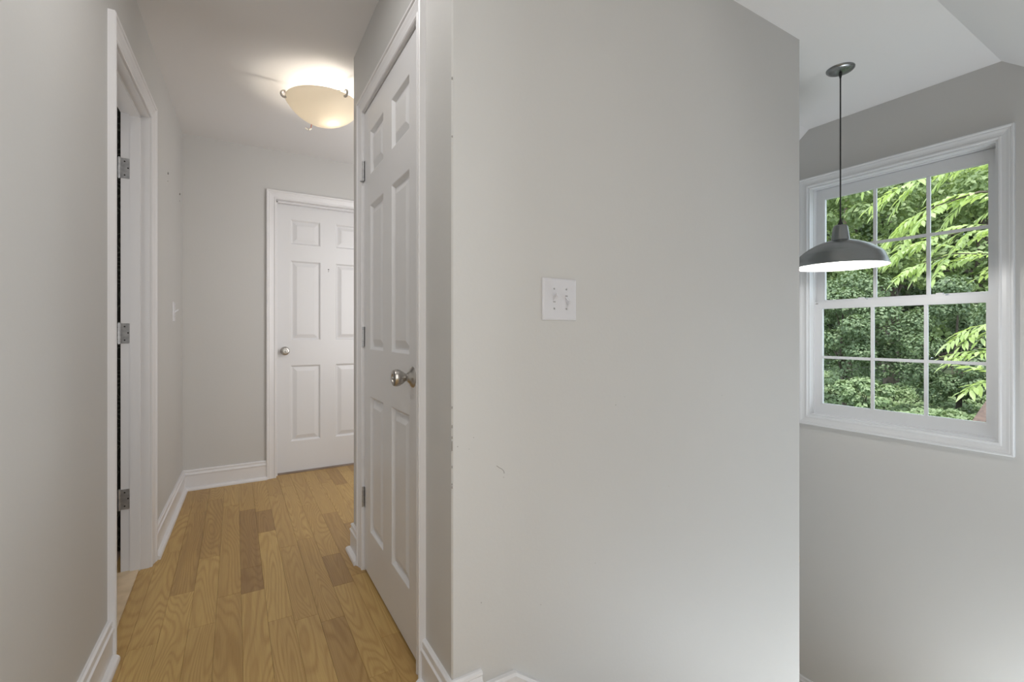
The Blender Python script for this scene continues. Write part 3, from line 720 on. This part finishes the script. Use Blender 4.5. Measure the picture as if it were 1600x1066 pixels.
# near tree with pinnate leaves: trunk right of the window, fronds across the panes
def leaflet(p, d, nrm, L, W):
    d = d.normalized(); s = d.cross(nrm).normalized(); nn = s.cross(d)
    out = []
    for t, w_ in ((0, 0.), (.22, .75), (.5, 1.), (.78, .55), (1, 0.)):
        c = p + d * (L * t) - Vector((0, 0, 1)) * (L * .16 * t * t)
        out.append((c, w_ * W * .5))
    v = []; f = []
    for c, w_ in out: v += [c - s * w_ + nn * w_ * .35, c, c + s * w_ + nn * w_ * .35]
    for i in range(4): f += [(3 * i, 3 * i + 1, 3 * i + 4), (3 * i, 3 * i + 4, 3 * i + 3), (3 * i + 1, 3 * i + 2, 3 * i + 5), (3 * i + 1, 3 * i + 5, 3 * i + 4)]
    return v, f
random.seed(21)
def frond(V, Fc, gs, p, d, L, pairs=8, ll=.13):
    d = Vector(d).normalized(); side = d.cross(Vector((0, 0, 1)));  side = side.normalized() if side.length > .1 else Vector((0, 1, 0))
    roll = random.uniform(-.5, .5); upv = side.cross(d).normalized(); side = (side * math.cos(roll) + upv * math.sin(roll)).normalized()
    pts = [Vector(p)]; n = pairs + 2; dd = d.copy()
    for i in range(n): dd = (dd + Vector((0, 0, -.075))).normalized(); pts.append(pts[-1] + dd * (L / n))
    gs.tube(pts, [.0035 * (1 - .7 * i / n) for i in range(n + 1)], 5)
    for i in range(2, n):
        for s in (-1, 1):
            dirn = side * s * random.uniform(.75, 1.0) + (pts[i] - pts[i - 1]).normalized() * random.uniform(.45, .8) + Vector((0, 0, random.uniform(-.45, .05)))
            nrm = upv + side * s * -.2 + Vector((random.uniform(-.3, .3),) * 3)
            k = ll * (.75 + .35 * math.sin(math.pi * i / n)) * random.uniform(.85, 1.15)
            v, f = leaflet(pts[i], dirn, nrm, k, k * .34); V.append((np.array([tuple(q) for q in v]), np.array(f)))
    v, f = leaflet(pts[-1], dd, upv, ll, ll * .34); V.append((np.array([tuple(q) for q in v]), np.array(f)))
def P3(px, py, d): x_, y_ = at(px, d); return Vector((x_, y_, CAMZ + (HOR - py) / F * d))
nt_ = empty('pinnate_tree', (*at(1760, 4.3), -1.9)); tag(nt_, 'near tree with bright yellow green feathery leaves hanging across the right window panes', 'tree')
tx, ty = at(1760, 4.3)
under(nt_, G().tube([(tx, ty, -2.0), (tx + .05, ty, .3), (tx - .02, ty + .1, 2.2), (tx, ty + .1, 3.6)], [.11, .09, .07, .04], 12).build('trunk', 'bark', smooth=True))
V = []; gs = G()
branches = [
    [(1760, 330, 4.3), (1650, 262, 4.6), (1560, 235, 4.9), (1470, 262, 5.1), (1415, 290, 5.2)],
    [(1760, 380, 4.3), (1620, 300, 4.5), (1530, 300, 4.7), (1462, 322, 4.8), (1425, 345, 4.9)],
    [(1760, 300, 4.3), (1600, 180, 5.2), (1480, 190, 5.8), (1380, 230, 6.2), (1345, 262, 6.3)],
    [(1760, 420, 4.3), (1640, 362, 4.9), (1540, 352, 5.4), (1465, 372, 5.6), (1425, 385, 5.7)],
    [(1760, 480, 4.3), (1640, 430, 5.4), (1560, 398, 6.0), (1490, 396, 6.2), (1440, 412, 6.3)],
    [(1760, 560, 4.3), (1650, 500, 4.3), (1585, 498, 4.4), (1530, 512, 4.5)],
    [(1760, 600, 4.3), (1650, 552, 4.2), (1590, 545, 4.3), (1540, 548, 4.4)],
    [(1760, 640, 4.3), (1660, 600, 4.2), (1600, 590, 4.2), (1560, 592, 4.2)],
]
gb = G()
for bi, br in enumerate(branches):
    ps = [P3(*q) for q in br]; gb.tube(ps, [.03, .016, .011, .007, .004][:len(ps)], 7)
    low = bi >= 5
    for i in range(1, len(ps)):
        seg = ps[i] - ps[i - 1]; m = 3 if low else 4
        for k in range(m):
            q = ps[i - 1] + seg * ((k + .5) / m); s = 1 if k % 2 else -1
            d = seg.normalized() * .9 + Vector((0, 0, random.uniform(-.35, .35))) + Vector((random.uniform(-.5, .5), s * random.uniform(.1, .5), 0))
            frond(V, None, gs, q, d, random.uniform(.28, .42) if low else random.uniform(.34, .52), 5 if low else 6, .095 if low else .125)
    frond(V, None, gs, ps[-1], (ps[-1] - ps[-2]) + Vector((0, 0, -.02)), .32 if low else .42, 5 if low else 6, .12)
under(nt_, gb.build('branches', 'bark', smooth=True)); under(nt_, gs.build('leaf_stalks', 'stem', smooth=True))
leafmesh('leaves', V, 'leaf_near', nt_)

# roof of a low outbuilding among the ivy
sh = empty('outbuilding', (13, 1.6, -1.6)); tag(sh, 'low outbuilding with a reddish brown shingled roof at the lower right window corner', 'outbuilding')
g = G(); g.prism([(11.4, -.92), (14.4, .30), (17.4, -.92), (17.4, -1.02), (14.4, .20), (11.4, -1.02)], 0.0, 3.113, ax=1)
under(sh, g.build('roof', 'shingle'))
g = G(); g.prism([(11.8, -2.0), (17.0, -2.0), (17.0, -.96), (14.4, .10), (11.8, -.96)], .15, 2.95, ax=1); under(sh, g.build('walls', 'siding'))
